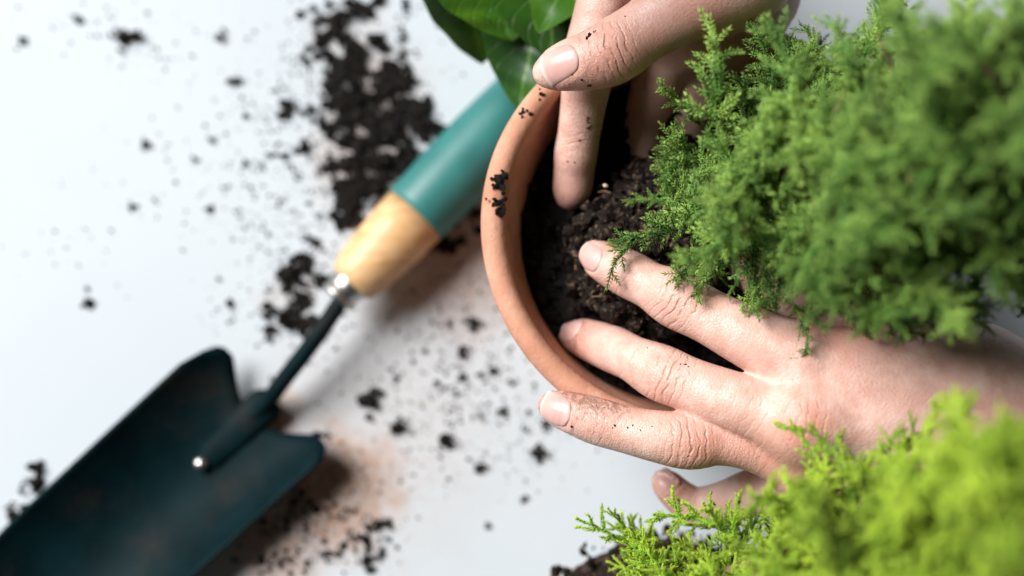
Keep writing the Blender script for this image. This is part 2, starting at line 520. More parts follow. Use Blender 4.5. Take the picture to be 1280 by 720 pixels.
tag(obj('soil_grains', mesh_from('soil_grains', *crumbs(P, Rr), M['soil'], False)),
    'fine soil grains sprinkled over the white table', 'soil grains', None, 'stuff')


def clump(c, r, n=9, flat=0.8, mat='soil', seedspread=0.6):
    """a crumb of soil: several grains stuck together around one place"""
    P = [(0, 0, r * 0.35)] + [tuple(RNG.normal(0, r * seedspread, 2)) + (abs(RNG.normal(0, r * 0.3)) + r * 0.15,) for _ in range(n)]
    R_ = [r * 0.75] + list(r * RNG.uniform(0.2, 0.55, n))
    o = obj('soil_crumb', mesh_from('soil_crumb', *crumbs(P, R_, 0.35, flat), M[mat], False))
    o.location = c
    return o


G_SCAT = 'single soil crumbs scattered between trowel and pot'
G_TINY = 'tiny soil crumbs strewn between trowel and pot'
for (px, py, r, lab) in [(591, 402, 2.6, 'round soil crumb on the table between wooden collar and pot, closest to the pot'), (577, 440, 2.8, 'soil crumb with a brown side between the trowel collar and the pot'), (617, 462, 2.2, 'dark soil crumb on the table just outside the pot rim'),
                         (459, 502, 4.2, 'largest lone soil crumb midway between the blade shoulder and the pot'), (497, 534, 3.4, 'ragged soil crumb beside the largest lone crumb on the table'), (560, 553, 3.0, 'flat elongated soil crumb on the table below the ragged one'),
                         (600, 583, 2.0, 'small round soil crumb on bare table beyond the elongated one'), (672, 568, 2.8, 'soil crumb on the table beneath the ring fingertip'), (628, 515, 2.0, 'small dark soil crumb between the elongated crumb and the pot rim'), (683, 530, 1.8, 'faint soil crumb on the table right under the ring fingernail')]:
    tag(clump(at(px, py, 0), r * 0.001), lab, 'soil crumb', G_SCAT)
for (px, py, r) in [(600, 519, 1.5), (494, 471, 1.5), (547, 480, 1.2), (578, 470, 1.8), (609, 657, 1.4), (655, 625, 1.3), (530, 440, 1.1), (640, 480, 1.2), (562, 405, 1.3)]:
    tag(clump(at(px, py, 0), r * 0.001), 'tiny soil crumb lying on white table between blade and pot', 'soil crumb', G_TINY)
G_FAR = 'single soil crumbs on the bare side of the table'
for (px, py, r, lab) in [(155, 48, 3.6, 'biggest soil crumb on the bare table far from the heap'), (112, 378, 2.6, 'lone soil crumb on bare table behind the trowel blade'), (298, 102, 2.2, 'soil crumb on bare table on the far side of the heap from the handle'),
                         (45, 582, 2.6, 'soil crumb beside the blade edge, farther from the blade of the pair'), (44, 605, 3.0, 'soil crumb beside the blade edge, larger of the pair'), (18, 645, 2.4, 'soil crumb touching the curved edge of the trowel blade'), (288, 380, 1.8, 'soil crumb on the table behind the trowel neck')]:
    tag(clump(at(px, py, 0), r * 0.001), lab, 'soil crumb', G_FAR)
G_FAR2 = 'small soil crumbs on the bare side of the table'
for (px, py, r) in [(27, 52, 1.8), (182, 180, 1.9), (275, 47, 1.8), (262, 262, 1.6), (166, 259, 1.5), (308, 205, 1.8), (307, 145, 1.4), (265, 176, 1.6), (243, 200, 1.3), (100, 27, 1.6)]:
    tag(clump(at(px, py, 0), r * 0.001), 'small single soil crumb on the bare white side of the table', 'soil crumb', G_FAR2)

# ------------------------------------------------------------------ terracotta pot
PC = np.array([0.0593, 0.0208]); PR = 0.069
prof = [(0.0005, 0.0), (0.042, 0.0), (0.0438, 0.0012), (0.0605, 0.083)]
prof += [(0.0612, 0.0845), (0.0655, 0.0850), (0.0668, 0.0862), (0.0688, 0.1035)]
for k in range(0, 11):
    a = math.pi * k / 10
    prof.append((PR - 0.0040 + 0.0040 * math.cos(a), Z0 - 0.0042 + 0.0042 * math.sin(a)))
prof += [(0.0607, 0.1010), (0.0595, 0.0970), (0.0580, 0.0930), (0.0560, 0.0830), (0.039, 0.006), (0.0005, 0.006)]
pot = empty('flower_pot', (PC[0], PC[1], 0))
tag(pot, 'round terracotta flower pot with thick rim, half filled with soil', 'flower pot')
V, Fs = lathe(prof, 128)
V = np.array(V)
ang = np.arctan2(V[:, 1], V[:, 0])
V[:, :2] *= (1 + 0.0035 * np.sin(2 * ang + 1) + 0.002 * np.sin(5 * ang))[:, None]
obj('pot_wall', mesh_from('pot_wall', V, Fs, M['clay']), pot)


def lump_noise(x, y, k, seed):
    r = np.random.default_rng(seed); h = np.zeros_like(x)
    for i in range(14):
        f = k * (1 + i * 0.35); a = r.uniform(0, 2 * math.pi); ph = r.uniform(0, 6.28)
        h += np.sin((x * math.cos(a) + y * math.sin(a)) * f + ph) / (1 + i * 0.4)
    return h / 4


# soil filling the pot: lumpy sheet plus grains
rr = np.linspace(0, 0.0563, 26); aa = np.linspace(0, 2 * math.pi, 72, endpoint=False)
X = np.array([[r * math.cos(a) for a in aa] for r in rr]); Y = np.array([[r * math.sin(a) for a in aa] for r in rr])
Zs = 0.084 + 0.004 * lump_noise(X, Y, 260, 3) + 0.0015 * lump_noise(X, Y, 900, 4)
V = np.stack([X, Y, Zs], -1).reshape(-1, 3)
na = len(aa)
Fs = np.array([(i * na + k, (i + 1) * na + k, (i + 1) * na + (k + 1) % na, i * na + (k + 1) % na) for i in range(len(rr) - 1) for k in range(na)])
potsoil = empty('potting_soil', (PC[0], PC[1], 0.082))
tag(potsoil, 'dark loose potting soil lying inside the clay pot', 'soil', None, 'stuff')
V[:, 2] -= 0.082
obj('soil_bed', mesh_from('soil_bed', V, Fs, M['soil']), potsoil)
n = 2600
ra = 0.0555 * np.sqrt(RNG.random(n)); th = RNG.uniform(0, 2 * math.pi, n)
P = np.stack([ra * np.cos(th), ra * np.sin(th), RNG.uniform(-0.001, 0.005, n)], -1)
o = obj('loose_grains', mesh_from('loose_grains', *crumbs(P, 0.0006 + 0.0022 * RNG.random(n) ** 2.5), M['soil'], False), potsoil)
o['kind'] = 'stuff'

# crumbs sitting on the rim
for (px, py, r, lab) in [(624, 226, 2.4, 'black soil crumb on the pot rim, larger of the pair'), (620, 255, 2.3, 'black soil crumb on the pot rim, lower of the pair'),
                         (656, 141, 1.3, 'small soil crumb on the pot rim beneath the green leaf'), (676, 118, 1.2, 'tiny soil crumb on the pot rim touching the thumb')]:
    tag(clump(at(px, py, Z0 - 0.0008), r * 0.001, 12, 0.8, 'soil', 0.75), lab, 'soil crumb', 'soil crumbs on the pot rim')

# ------------------------------------------------------------------ trowel
O = at(328, 512, 0.003)
ax = at(328 - 74, 512 + 67, 0.003) - O; ax[2] = 0; ax /= np.linalg.norm(ax)
cr = np.array([-ax[1], ax[0], 0])       # across the blade
trowel = empty('garden_trowel', (O[0], O[1], 0))
tag(trowel, 'hand trowel with dark steel scoop and teal painted wooden handle', 'trowel')
BL, HW = 0.165, 0.0315


def blade_half(s):
    t = np.clip(s / BL, 0, 1)
    w = HW * (1 - 0.05 * t)
    k = np.clip((t - 0.52) / 0.48, 0, 1)
    return np.maximum(w * np.sqrt(np.clip(1 - k ** 2.2, 0, 1)), 0.0004)


ns, nw = 44, 33
top = []
for i in range(ns):
    for j in range(nw):
        w = -1 + 2 * j / (nw - 1)
        aw = abs(w)
        # shoulder line: corners reach back, rounded, dips in to the neck
        back = -0.010 * np.clip((aw - 0.18) / 0.5, 0, 1) ** 1.3 + (0.016 if w < 0 else 0.005) * np.clip((aw - 0.80) / 0.2, 0, 1) ** 2.4 + 0.004 - (0.005 if w > 0 else 0) * np.clip((aw - 0.2) / 0.8, 0, 1)
        t = i / (ns - 1)
        s = back * (1 - t) ** 1.2 * 1.0 + t ** 0.9 * BL
        half = blade_half(s)
        ww = w * half
        zz = 0.0016 + 0.0175 * (abs(ww) / HW) ** 2.0 * (1 - 0.35 * t) + 0.006 * np.clip((0.25 - t) / 0.25, 0, 1) ** 2 * (1 - aw)
        top.append(O * [1, 1, 0] + ax * s + cr * ww + np.array([0, 0, zz]))
top = np.array(top) - [O[0], O[1], 0]
V = np.vstack([top, top - [0, 0, 0.0014]])
Fs = []
m_ = ns * nw
for i in range(ns - 1):
    for j in range(nw - 1):
        a, b_, c, d = i * nw + j, i * nw + j + 1, (i + 1) * nw + j + 1, (i + 1) * nw + j
        Fs.append((a, b_, c, d)); Fs.append((m_ + d, m_ + c, m_ + b_, m_ + a))
loop = [j for j in range(nw)] + [i * nw + nw - 1 for i in range(1, ns)] + [(ns - 1) * nw + j for j in range(nw - 2, -1, -1)] + [i * nw for i in range(ns - 2, 0, -1)]
for k in range(len(loop)):
    a, b_ = loop[k], loop[(k + 1) % len(loop)]
    Fs.append((b_, a, m_ + a, m_ + b_))
obj('blade', mesh_from('blade', V, Fs, M['blade']), trowel)

hA = at(437, 356, 0.0185); hB = at(690, 88, 0.0155)     # handle from wooden shoulder to butt end
hd = (hB - hA) / np.linalg.norm(hB - hA)
base = np.array([O[0], O[1], 0])
# shank: from the blade's tang up into the ferrule
sh = catmull([O + ax * 0.016 + [0, 0, -0.001], O + ax * 0.006 + [0, 0, 0.003], O - ax * 0.005 + [0, 0, 0.0075], at(352, 478, 0.0145), at(395, 422, 0.0180), hA + hd * 0.004], 6) - base
obj('shank', mesh_from('shank', *tube(sh, np.linspace(0.0033, 0.0029, len(sh)) * np.clip(np.linspace(1.0, 1.15, len(sh)), 0, 2), 14), M['blade']), trowel)
# tang: flattened tongue welded on the scoop, with a rivet
tg = np.array([O + ax * s + [0, 0, 0.0002 + 0.0035 * math.exp(-((s - 0.0) / 0.016) ** 2)] for s in np.linspace(-0.006, 0.032, 14)]) - base
tv, tf = tube(tg, np.concatenate([[0.0050], np.linspace(0.0072, 0.0058, 11), [0.0042, 0.0015]]), 22)
tv = np.array(tv)
mid_ = np.repeat(tg, 22, 0)
tv[:, 2] = mid_[:, 2] + (tv[:, 2] - mid_[:, 2]) * 0.5
obj('tang', mesh_from('tang', tv, tf, M['blade']), trowel)


def rod(profile, A, D, seg=40):
    """turned piece: (distance along D from A, radius)"""
    D = np.asarray(D) / np.linalg.norm(D)
    x = np.cross(D, [0, 0, 1.0]); x /= np.linalg.norm(x); y = np.cross(D, x)
    V, Fs = [], []
    for (s, r) in profile:
        for k in range(seg):
            a = 2 * math.pi * k / seg
            V.append(A + D * s + r * (math.cos(a) * x + math.sin(a) * y) - base)
    for i in range(len(profile) - 1):
        for k in range(seg):
            k2 = (k + 1) % seg
            Fs.append((i * seg + k, (i + 1) * seg + k, (i + 1) * seg + k2, i * seg + k2))
    Fs.append(tuple(range(seg))[::-1] if False else tuple(range(seg)))
    Fs.append(tuple((len(profile) - 1) * seg + k for k in range(seg))[::-1])
    return V, Fs


rv = at(243, 572, 0.0035)
V, Fs = lathe([(0.00001, 0.0032), (0.0016, 0.0029), (0.0027, 0.0018), (0.0030, 0.0), (0.0030, -0.003)], 20)
V = np.array(V) + (O + ax * 0.0305 + [0, 0, 0.0048 - 0.003]) - base
obj('rivet', mesh_from('rivet', V, Fs, M['steel']), trowel)
obj('ferrule', mesh_from('ferrule', *rod([(-0.0065, 0.0048), (-0.006, 0.0066), (-0.001, 0.0070), (0.0002, 0.0072), (0.004, 0.0072)], hA, hd), M['steel']), trowel)
obj('ferrule_bead', mesh_from('ferrule_bead', *rod([(-0.0078, 0.004), (-0.0073, 0.0068), (-0.0064, 0.0074), (-0.0055, 0.0068), (-0.005, 0.004)], hA, hd), M['steel']), trowel)
M['wood'] = mat_wood(math.atan2(hd[1], hd[0]))
HL = np.linalg.norm(hB - hA)
obj('wooden_collar', mesh_from('wooden_collar', *rod([(0.0, 0.0066), (0.0006, 0.0084), (0.0025, 0.0098), (0.006, 0.0108), (0.014, 0.0119), (0.026, 0.0128), (0.0362, 0.0131)], hA, hd), M['wood']), trowel)
gp = [(0.0360, 0.0120), (0.0364, 0.0133), (0.039, 0.0137), (0.055, 0.0141), (0.075, 0.0143), (HL - 0.03, 0.0139), (HL - 0.012, 0.0130), (HL - 0.004, 0.0105), (HL, 0.005)]
obj('grip', mesh_from('grip', *rod(gp, hA, hd), M['teal']), trowel)

# ------------------------------------------------------------------ hands: one smooth surface each, grown from a distance field
def smin(a, b, k):
    h = np.clip(0.5 + 0.5 * (b - a) / k, 0, 1)
    return b * (1 - h) + a * h - k * h * (1 - h)


class Hand:
    """all lengths in millimetres, in scene axes"""
    def __init__(self, step, fat=1.0):
        self.step = step; self.fat = fat; self.chains = []; self.palm = []; self.wr = []; self.fl = []; self.dents = []

    def chain(self, pts, k=6.0, dense=5):
        """finger: rows (px, py, height over rim in mm, radius mm), tip first"""
        Q = []
        for (px, py, h, r) in pts:
            Q.append(np.append(at(px, py, Z0 + h * 0.001) * 1000, r * self.fat))
        self.chains.append((catmull(Q, dense), k)); return self.chains[-1][0]

    def bone(self, a, b):
        qa = np.append(at(a[0], a[1], Z0 + a[2] * 0.001) * 1000, a[3]); qb = np.append(at(b[0], b[1], Z0 + b[2] * 0.001) * 1000, b[3])
        self.palm.append((qa, qb))

    @staticmethod
    def seg(P, a, b):
        ba = b[:3] - a[:3]; L = max(ba @ ba, 1e-9)
        h = np.clip(((P - a[:3]) @ ba) / L, 0, 1)
        q = P - a[:3] - h[..., None] * ba
        return np.sqrt((q * q).sum(-1)) - (a[3] + (b[3] - a[3]) * h)

    def field(self, P):
        dp = None
        for a, b in self.palm:
            d = self.seg(P, a, b); dp = d if dp is None else smin(dp, d, 9.0)
        out = dp.copy()
        big = np.full(P.shape[:-1], 60.0, np.float32)
        for C_, k in self.chains:
            lo = (C_[:, :3] - C_[:, 3:4]).min(0) - 9; hi = (C_[:, :3] + C_[:, 3:4]).max(0) + 9
            ins = np.all((P > lo) & (P < hi), -1)
            Q = P[ins]; d = np.full(len(Q), 60.0)
            for i in range(len(C_) - 1): d = np.minimum(d, self.seg(Q, C_[i], C_[i + 1]))
            f = big.copy(); f[ins] = d
            out = smin(out, np.minimum(smin(dp, f, k), 60), 1.3)
        for (c, r, depth) in self.dents:
            out = out + depth * np.exp(-((P - c) ** 2).sum(-1) / (r * r))
        return out

    def build(self):
        allp = np.vstack([c[:, :4] for c, _ in self.chains] + [np.array(p) for p in self.palm])
        lo = (allp[:, :3] - allp[:, 3:]).min(0) - 6; hi = (allp[:, :3] + allp[:, 3:]).max(0) + 6
        st = self.step
        gx, gy, gz = [np.arange(l, h, st, dtype=np.float32) for l, h in zip(lo, hi)]
        # coarse pass everywhere, fine pass only near the surface
        q = 4
        cx, cy, cz = [np.arange(0, len(g_) + q, q) * st + g_[0] for g_ in (gx, gy, gz)]
        Cc = self.field(np.stack(np.meshgrid(cx, cy, cz, indexing='ij'), -1))
        up3 = lambda A_: A_.repeat(q, 0).repeat(q, 1).repeat(q, 2)
        D = up3(Cc)[q // 2:, q // 2:, q // 2:][:len(gx), :len(gy), :len(gz)].astype(np.float32)
        near = np.argwhere(np.abs(D) < q * st * 1.5)
        Pn = np.stack([gx[near[:, 0]], gy[near[:, 1]], gz[near[:, 2]]], -1).astype(np.float64)
        D[near[:, 0], near[:, 1], near[:, 2]] = self.field(Pn)
        V, F_ = surface_nets(D)
        V = V * st + np.array([gx[0], gy[0], gz[0]])
        # settle the points on the true surface
        for _ in range(1):
            e = 0.4
            d0 = self.field(V)
            g = np.stack([self.field(V + e * np.eye(3)[k]) - self.field(V - e * np.eye(3)[k]) for k in range(3)], -1) / (2 * e)
            g /= np.linalg.norm(g, axis=1)[:, None] + 1e-9
            V = V - g * np.clip(d0, -0.8, 0.8)[:, None]
        self.V, self.F, self.N = V, F_, g
        return V, F_, g


def surface_nets(D):
    S = D < 0
    c = np.stack([S[i:S.shape[0] - 1 + i, j:S.shape[1] - 1 + j, k:S.shape[2] - 1 + k] for i in (0, 1) for j in (0, 1) for k in (0, 1)], 0).sum(0)
    act = (c > 0) & (c < 8)
    idx = -np.ones(act.shape, np.int64); A = np.argwhere(act); idx[act] = np.arange(len(A))
    acc = np.zeros((len(A), 3)); cnt = np.zeros(len(A))
    off = [(i, j, k) for i in (0, 1) for j in (0, 1) for k in (0, 1)]
    val = {o_: D[A[:, 0] + o_[0], A[:, 1] + o_[1], A[:, 2] + o_[2]] for o_ in off}
    for o1 in off:
        for ax_ in range(3):
            if o1[ax_] == 0:
                o2 = list(o1); o2[ax_] = 1; o2 = tuple(o2)
                a, b = val[o1], val[o2]; m = (a < 0) != (b < 0)
                t = np.where(m, a / np.where(m, a - b, 1), 0)
                p = np.tile(np.array(o1, float), (len(A), 1)); p[:, ax_] += t
                acc[m] += p[m]; cnt[m] += 1
    V = A + acc / cnt[:, None]
    Fl = []
    for ax_ in range(3):
        u, v = [(1, 2), (2, 0), (0, 1)][ax_]
        sl0 = [slice(None)] * 3; sl1 = [slice(None)] * 3
        sl0[ax_] = slice(0, -1); sl1[ax_] = slice(1, None)
        s0, s1 = S[tuple(sl0)], S[tuple(sl1)]
        for flip in (False, True):
            E = np.argwhere((s0 & ~s1) if not flip else (~s0 & s1))
            E = E[(E[:, u] > 0) & (E[:, v] > 0) & (E[:, u] < S.shape[u] - 1) & (E[:, v] < S.shape[v] - 1)]
            du = np.eye(3, dtype=int)[u]; dv = np.eye(3, dtype=int)[v]
            q = [E, E - du, E - du - dv, E - dv]
            q = np.stack([idx[x[:, 0], x[:, 1], x[:, 2]] for x in q], 1)
            if flip: q = q[:, ::-1]
            Fl.append(q[(q >= 0).all(1)])
    return V, np.vstack(Fl)


def finish_hand(H, name, label, creases, flush, nails, specks, grime):
    """mesh + attributes for skin detail + nails + specks of soil.
    creases: (px,py,h, dir_px, dir_py, half length mm, half width mm, weight, curve)"""
    V, F_, N_ = H.build()
    loc = V.mean(0)
    root_loc = np.array([loc[0], loc[1], V[:, 2].min()]) * 0.001
    wr = np.zeros((len(V), 3)); best = np.zeros(len(V))
    for (px, py, h, dx, dy, sl, sw, wt, cv) in creases:
        c = at(px, py, Z0 + h * 0.001) * 1000
        a = at(px + dx, py + dy, Z0 + h * 0.001) * 1000 - c; a /= np.linalg.norm(a)
        b = np.cross([0, 0, 1.0], a); b /= np.linalg.norm(b)
        d = V - c
        u, v = d @ a, d @ b
        w = wt * np.exp(-(np.abs(u) / sl) ** 2.6 - (np.abs(v) / sw) ** 2.6) * (N_[:, 2] > -0.2) * (np.abs(d[:, 2]) < 16)
        sel = w > best
        best[sel] = w[sel]
        wr[sel] = np.stack([u + cv * v * v + px * 0.37, v, w], -1)[sel]
    fl = np.zeros((len(V), 3)); bd = np.full(len(V), 1e9); arc0 = 0; rem = np.zeros(len(V))
    for C_, _ in H.chains:
        T = np.diff(C_[:, :3], axis=0); Ls = np.linalg.norm(T, axis=1); arc = np.concatenate([[0], np.cumsum(Ls)])
        for i in range(len(T)):
            t = T[i] / Ls[i]
            h = np.clip((V - C_[i, :3]) @ t, 0, Ls[i])
            q = V - C_[i, :3] - h[:, None] * t
            d = np.linalg.norm(q, axis=1)
            s = d < bd
            bd[s] = d[s]; rem[s] = (arc[-1] - arc[i] - h)[s]
            b = np.cross([0, 0, 1.0], t); b /= np.linalg.norm(b)
            fl[s] = np.stack([arc0 + arc[i] + (V - C_[i, :3]) @ t, q @ b, q[:, 2]], -1)[s]
        arc0 += 500
    fw = np.clip((12 - bd) / 3, 0, 1) * np.clip((rem - 8) / 10, 0, 1)
    rd = np.zeros(len(V))
    for (px, py, h, r, w) in flush:
        c = at(px, py, Z0 + h * 0.001) * 1000
        rd += w * np.exp(-((V - c) ** 2).sum(1) / r ** 2)
    gm = np.zeros(len(V))
    for (px, py, h, r, w) in grime:
        gm += w * np.exp(-((V - at(px, py, Z0 + h * 0.001) * 1000) ** 2).sum(1) / r ** 2)
    # nails first press a bed into the skin
    nail_meshes = []
    for (px, py, h, dx, dy, dz, ux, uy, uz, ln, wd, bed) in nails:
        c = at(px, py, Z0 + h * 0.001) * 1000
        q = at(px + dx, py + dy, Z0 + h * 0.001) * 1000 - c
        a = q / np.linalg.norm(q) + np.array([0, 0, dz]); a /= np.linalg.norm(a)
        up = np.array([ux, uy, uz], float); up -= a * (up @ a); up /= np.linalg.norm(up)
        b = np.cross(up, a)
        # bed
        d = V - c
        u, v, w = d @ a, d @ b, d @ up
        e = (np.abs(u) / (ln / 2)) ** 4 + (np.abs(v) / (wd / 2)) ** 4
        near = (np.abs(w) < 9) & (N_ @ up > -0.1)
        V = V - N_ * (0.42 * np.exp(-np.clip(e - 0.55, 0, 9) * 3.2) * near)[:, None]
        ring = np.exp(-((e - 2.2) / 1.0) ** 2) * near * (u < ln * 0.25)
        V = V + N_ * (0.16 * ring)[:, None]
        # plate: march every grid point down on to the field
        nu, nv_ = 22, 18
        G, E_ = [], []
        for i in range(nu):
            for j in range(nv_):
                x, y = -1 + 2 * i / (nu - 1), -1 + 2 * j / (nv_ - 1)
                # square grid to rounded outline, flatter at the free end
                sx_ = x * math.sqrt(1 - 0.50 * y * y) if x < 0 else x * math.sqrt(1 - 0.42 * y * y)
                sy_ = y * math.sqrt(1 - 0.34 * x * x) if x < 0 else y * math.sqrt(1 - 0.10 * x * x)
                G.append((sx_ * ln / 2, sy_ * wd / 2)); E_.append((x, y))
        G = np.array(G); E_ = np.array(E_)
        P = c + G[:, :1] * a + G[:, 1:] * b + up * 9
        for _ in range(40):
            P = P - up * (np.clip(H.field(P), -0.5, 2.0) * ((P - c) @ up > -1))[:, None] * 0.85
        ee = np.maximum(np.abs(E_[:, 0]), np.abs(E_[:, 1]))
        free = np.clip((E_[:, 0] - 0.72) / 0.2, 0, 1)
        lift = 0.10 + 0.10 * (1 - ee ** 4) - 0.35 * np.clip((ee - 0.9) / 0.1, 0, 1) * (E_[:, 0] < 0.8) + 0.15 * free
        P = P + up * lift[:, None]
        n0 = len(P)
        PV = np.vstack([P, P - up * 0.5])
        FF = []
        for i in range(nu - 1):
            for j in range(nv_ - 1):
                k0 = i * nv_ + j
                FF.append((k0, k0 + nv_, k0 + nv_ + 1, k0 + 1))
                FF.append((n0 + k0, n0 + k0 + 1, n0 + k0 + nv_ + 1, n0 + k0 + nv_))
        lp = [j for j in range(nv_)] + [i * nv_ + nv_ - 1 for i in range(1, nu)] + [(nu - 1) * nv_ + j for j in range(nv_ - 2, -1, -1)] + [i * nv_ for i in range(nu - 2, 0, -1)]
        for k in range(len(lp)):
            a_, b2 = lp[k], lp[(k + 1) % len(lp)]
            FF.append((a_, b2, n0 + b2, n0 + a_))
        nm = mesh_from('nail', PV * 0.001 - root_loc, FF, M['nail'])
        at_ = nm.attributes.new('edge', 'FLOAT', 'POINT')
        fe = np.clip((E_[:, 0] - 0.80) / 0.08, 0, 1) * 0.8 + 0.45 * np.clip((-E_[:, 0] - 0.62) / 0.3, 0, 1) * (np.abs(E_[:, 1]) < 0.5)
        at_.data.foreach_set('value', np.concatenate([fe, fe]).astype(np.float32))
        nail_meshes.append(nm)
    me = mesh_from(name, V * 0.001 - root_loc, F_, M['skin'])
    for nm, arr in (('wrinkle', wr), ('fingerline', fl)):
        A = me.attributes.new(nm, 'FLOAT_VECTOR', 'POINT'); A.data.foreach_set('vector', arr.astype(np.float32).ravel())
    A = me.attributes.new('fingerweight', 'FLOAT', 'POINT'); A.data.foreach_set('value', fw.astype(np.float32))
    A = me.attributes.new('grime', 'FLOAT', 'POINT'); A.data.foreach_set('value', np.clip(gm, 0, 1).astype(np.float32))
    A = me.attributes.new('flush', 'FLOAT', 'POINT'); A.data.foreach_set('value', np.clip(rd, 0, 1).astype(np.float32))
    root = obj(name, me)
    root.location = root_loc
    tag(root, label, 'hand')
    for nm in nail_meshes: obj('nail', nm, root)
    # soil specks stuck to the skin: nearest skin point under the given image place
    cv_ = V[N_[:, 2] > 0.0]
    rel = cv_ * 0.001 - CAM
    w_ = rel @ FWD
    pxs = 640 + FPX * (rel @ RGT) / w_; pys = 360 - FPX * (rel @ UPV) / w_
    for (px, py, r) in specks:
        d2 = (pxs - px) ** 2 + (pys - py) ** 2
        cand = np.where(d2 < max(30, d2.min() + 6))[0]
        q = cv_[cand[np.argmax(cv_[cand][:, 2])]] * 0.001
        k = 1 if r < 0.45 else 5
        P = q - root_loc + RNG.normal(0, r * 0.0006, (k, 3)) * (k > 1) * [1, 1, 0.2]
        o = obj('soil_speck', mesh_from('soil_speck', *crumbs(P, r * 0.001 * RNG.uniform(0.5, 0.9, k) * (1.4 if k == 1 else 1), 0.35, 0.7), M['soil'], False), root)
    return root


# left hand: fingers over and round the rim
H = Hand(0.75, 1.045)
H.chain([(743, 319, -5, 4.6), (757, 328, -4, 6.2), (785, 342, 0, 7.15), (815, 358, 4, 7.05), (846, 374, 8, 8.65), (885, 395, 11, 8.05), (930, 418, 14, 8.9), (1000, 452, 16, 10.5)])
H.chain([(716, 419, -27, 4.6), (733, 424, -22, 6.2), (765, 436, -11, 7.1), (792, 449, -2, 6.9), (826, 466, 6, 8.3), (862, 481, 10, 7.95), (915, 502, 14, 8.8), (1004, 534, 16, 10.5)])
H.chain([(690, 508, 0, 4.2), (704, 512, 2, 5.6), (742, 525, 4, 6.9), (782, 537, 6, 6.8), (825, 546, 8, 7.6), (862, 551, 9, 8.3), (900, 550, 9, 7.35), (945, 557, 9, 7.8), (1006, 578, 7, 10)], 5)
H.chain([(829, 601, -32, 3.6), (836, 608, -32, 4.9), (852, 623, -33, 5.6), (872, 634, -33, 6.3), (905, 628, -28, 6.6), (952, 614, -17, 7.6), (1012, 618, -6, 9.5)], 6)
H.chain([(935, 335, -10, 6.5), (965, 350, -6, 8), (1010, 372, 0, 8.6), (1060, 392, 4, 8.8), (1120, 416, 8, 10.5)], 8)
H.bone((1000, 452, 15, 10.5), (1215, 485, 20, 14)); H.bone((1006, 531, 17, 10.8), (1220, 515, 20, 14))
H.bone((1006, 580, 7, 10), (1225, 550, 16, 14)); H.bone((1012, 618, -6, 9.5), (1230, 580, 10, 14))
H.bone((1120, 412, 8, 11), (1210, 465, 16, 14)); H.bone((1040, 500, 8, 9), (1215, 520, 14, 14))
H.bone((1215, 486, 18, 14.5), (1420, 545, 26, 17)); H.bone((1225, 560, 14, 14.5), (1420, 620, 22, 17))
H.bone((1004, 528, 22.5, 7.6), (1012, 530, 22, 7.6))
lc = [(848, 374, 15, 40, 22, 6.0, 8.0, 1.0, 0.02), (836, 470, 13, 40, 17, 6.5, 7.5, 0.85, -0.02), (862, 556, 17, 40, 2, 6.5, 8, 1.0, 0.03), (752, 530, 11, 40, 10, 1.6, 7, 0.8, 0.015), (782, 346, 7, 40, 22, 1.8, 6.5, 0.45, 0.02), (920, 556, 15, 40, 8, 9, 7, 0.18, 0.02), (1005, 528, 28, 40, 10, 7, 7, 0.45, 0.0), (790, 449, 7, 40, 18, 2, 6, 0.3, 0.02), (960, 520, 24, 40, 20, 10, 14, 0.22, 0.0)]
lf = [(1006, 527, 29, 4.5, 0.8), (846, 374, 15, 9, 0.45), (836, 472, 14, 9, 0.35), (866, 556, 16, 10, 0.7), (1005, 530, 27, 6.5, 1.0), (985, 560, 20, 12, 0.6), (716, 419, -14, 12, 0.9), (690, 508, 4, 9, 0.7), (740, 319, 0, 8, 0.25), (830, 600, -28, 8, 0.8), (1060, 430, 20, 18, 0.5), (915, 570, 10, 14, 0.5), (752, 528, 10, 6, 0.4)]
ln_ = [(697, 511, 4, -40, -13, -0.25, -0.15, -0.35, 1.0, 11, 9.4, 0), (832, 603, -28, -30, -30, -0.1, -0.85, 0.1, 0.5, 8.5, 7.2, 0), (724, 421, -25, -40, -16, -0.8, -0.3, 0.25, 0.7, 10, 8.8, 0), (746, 322, -5, -40, -22, -0.45, -0.75, 0.1, 0.5, 9.5, 8.6, 0)]
ls = [(764, 533, .35), (763, 537, .25), (782, 531, .35), (786, 530, .25), (811, 530, .3), (797, 535, .25), (854, 452, .35), (859, 455, .3), (850, 451, .25), (771, 425, .25), (699, 491, .3), (708, 488, .35), (687, 493, .4), (712, 537, .5), (808, 430, .25), (735, 505, .22), (745, 502, .22), (758, 505, .22), (772, 511, .22)]
finish_hand(H, 'hand', 'hand with spread fingers clasping the pot rim and root ball', lc, lf, ln_, ls,
            [(705, 492, 3, 9, 1.0), (740, 500, 6, 10, 0.8), (780, 512, 8, 9, 0.6), (745, 325, -2, 8, 0.7), (720, 420, -22, 13, 1.0), (690, 520, -2, 6, 0.8), (830, 610, -30, 8, 0.5)])

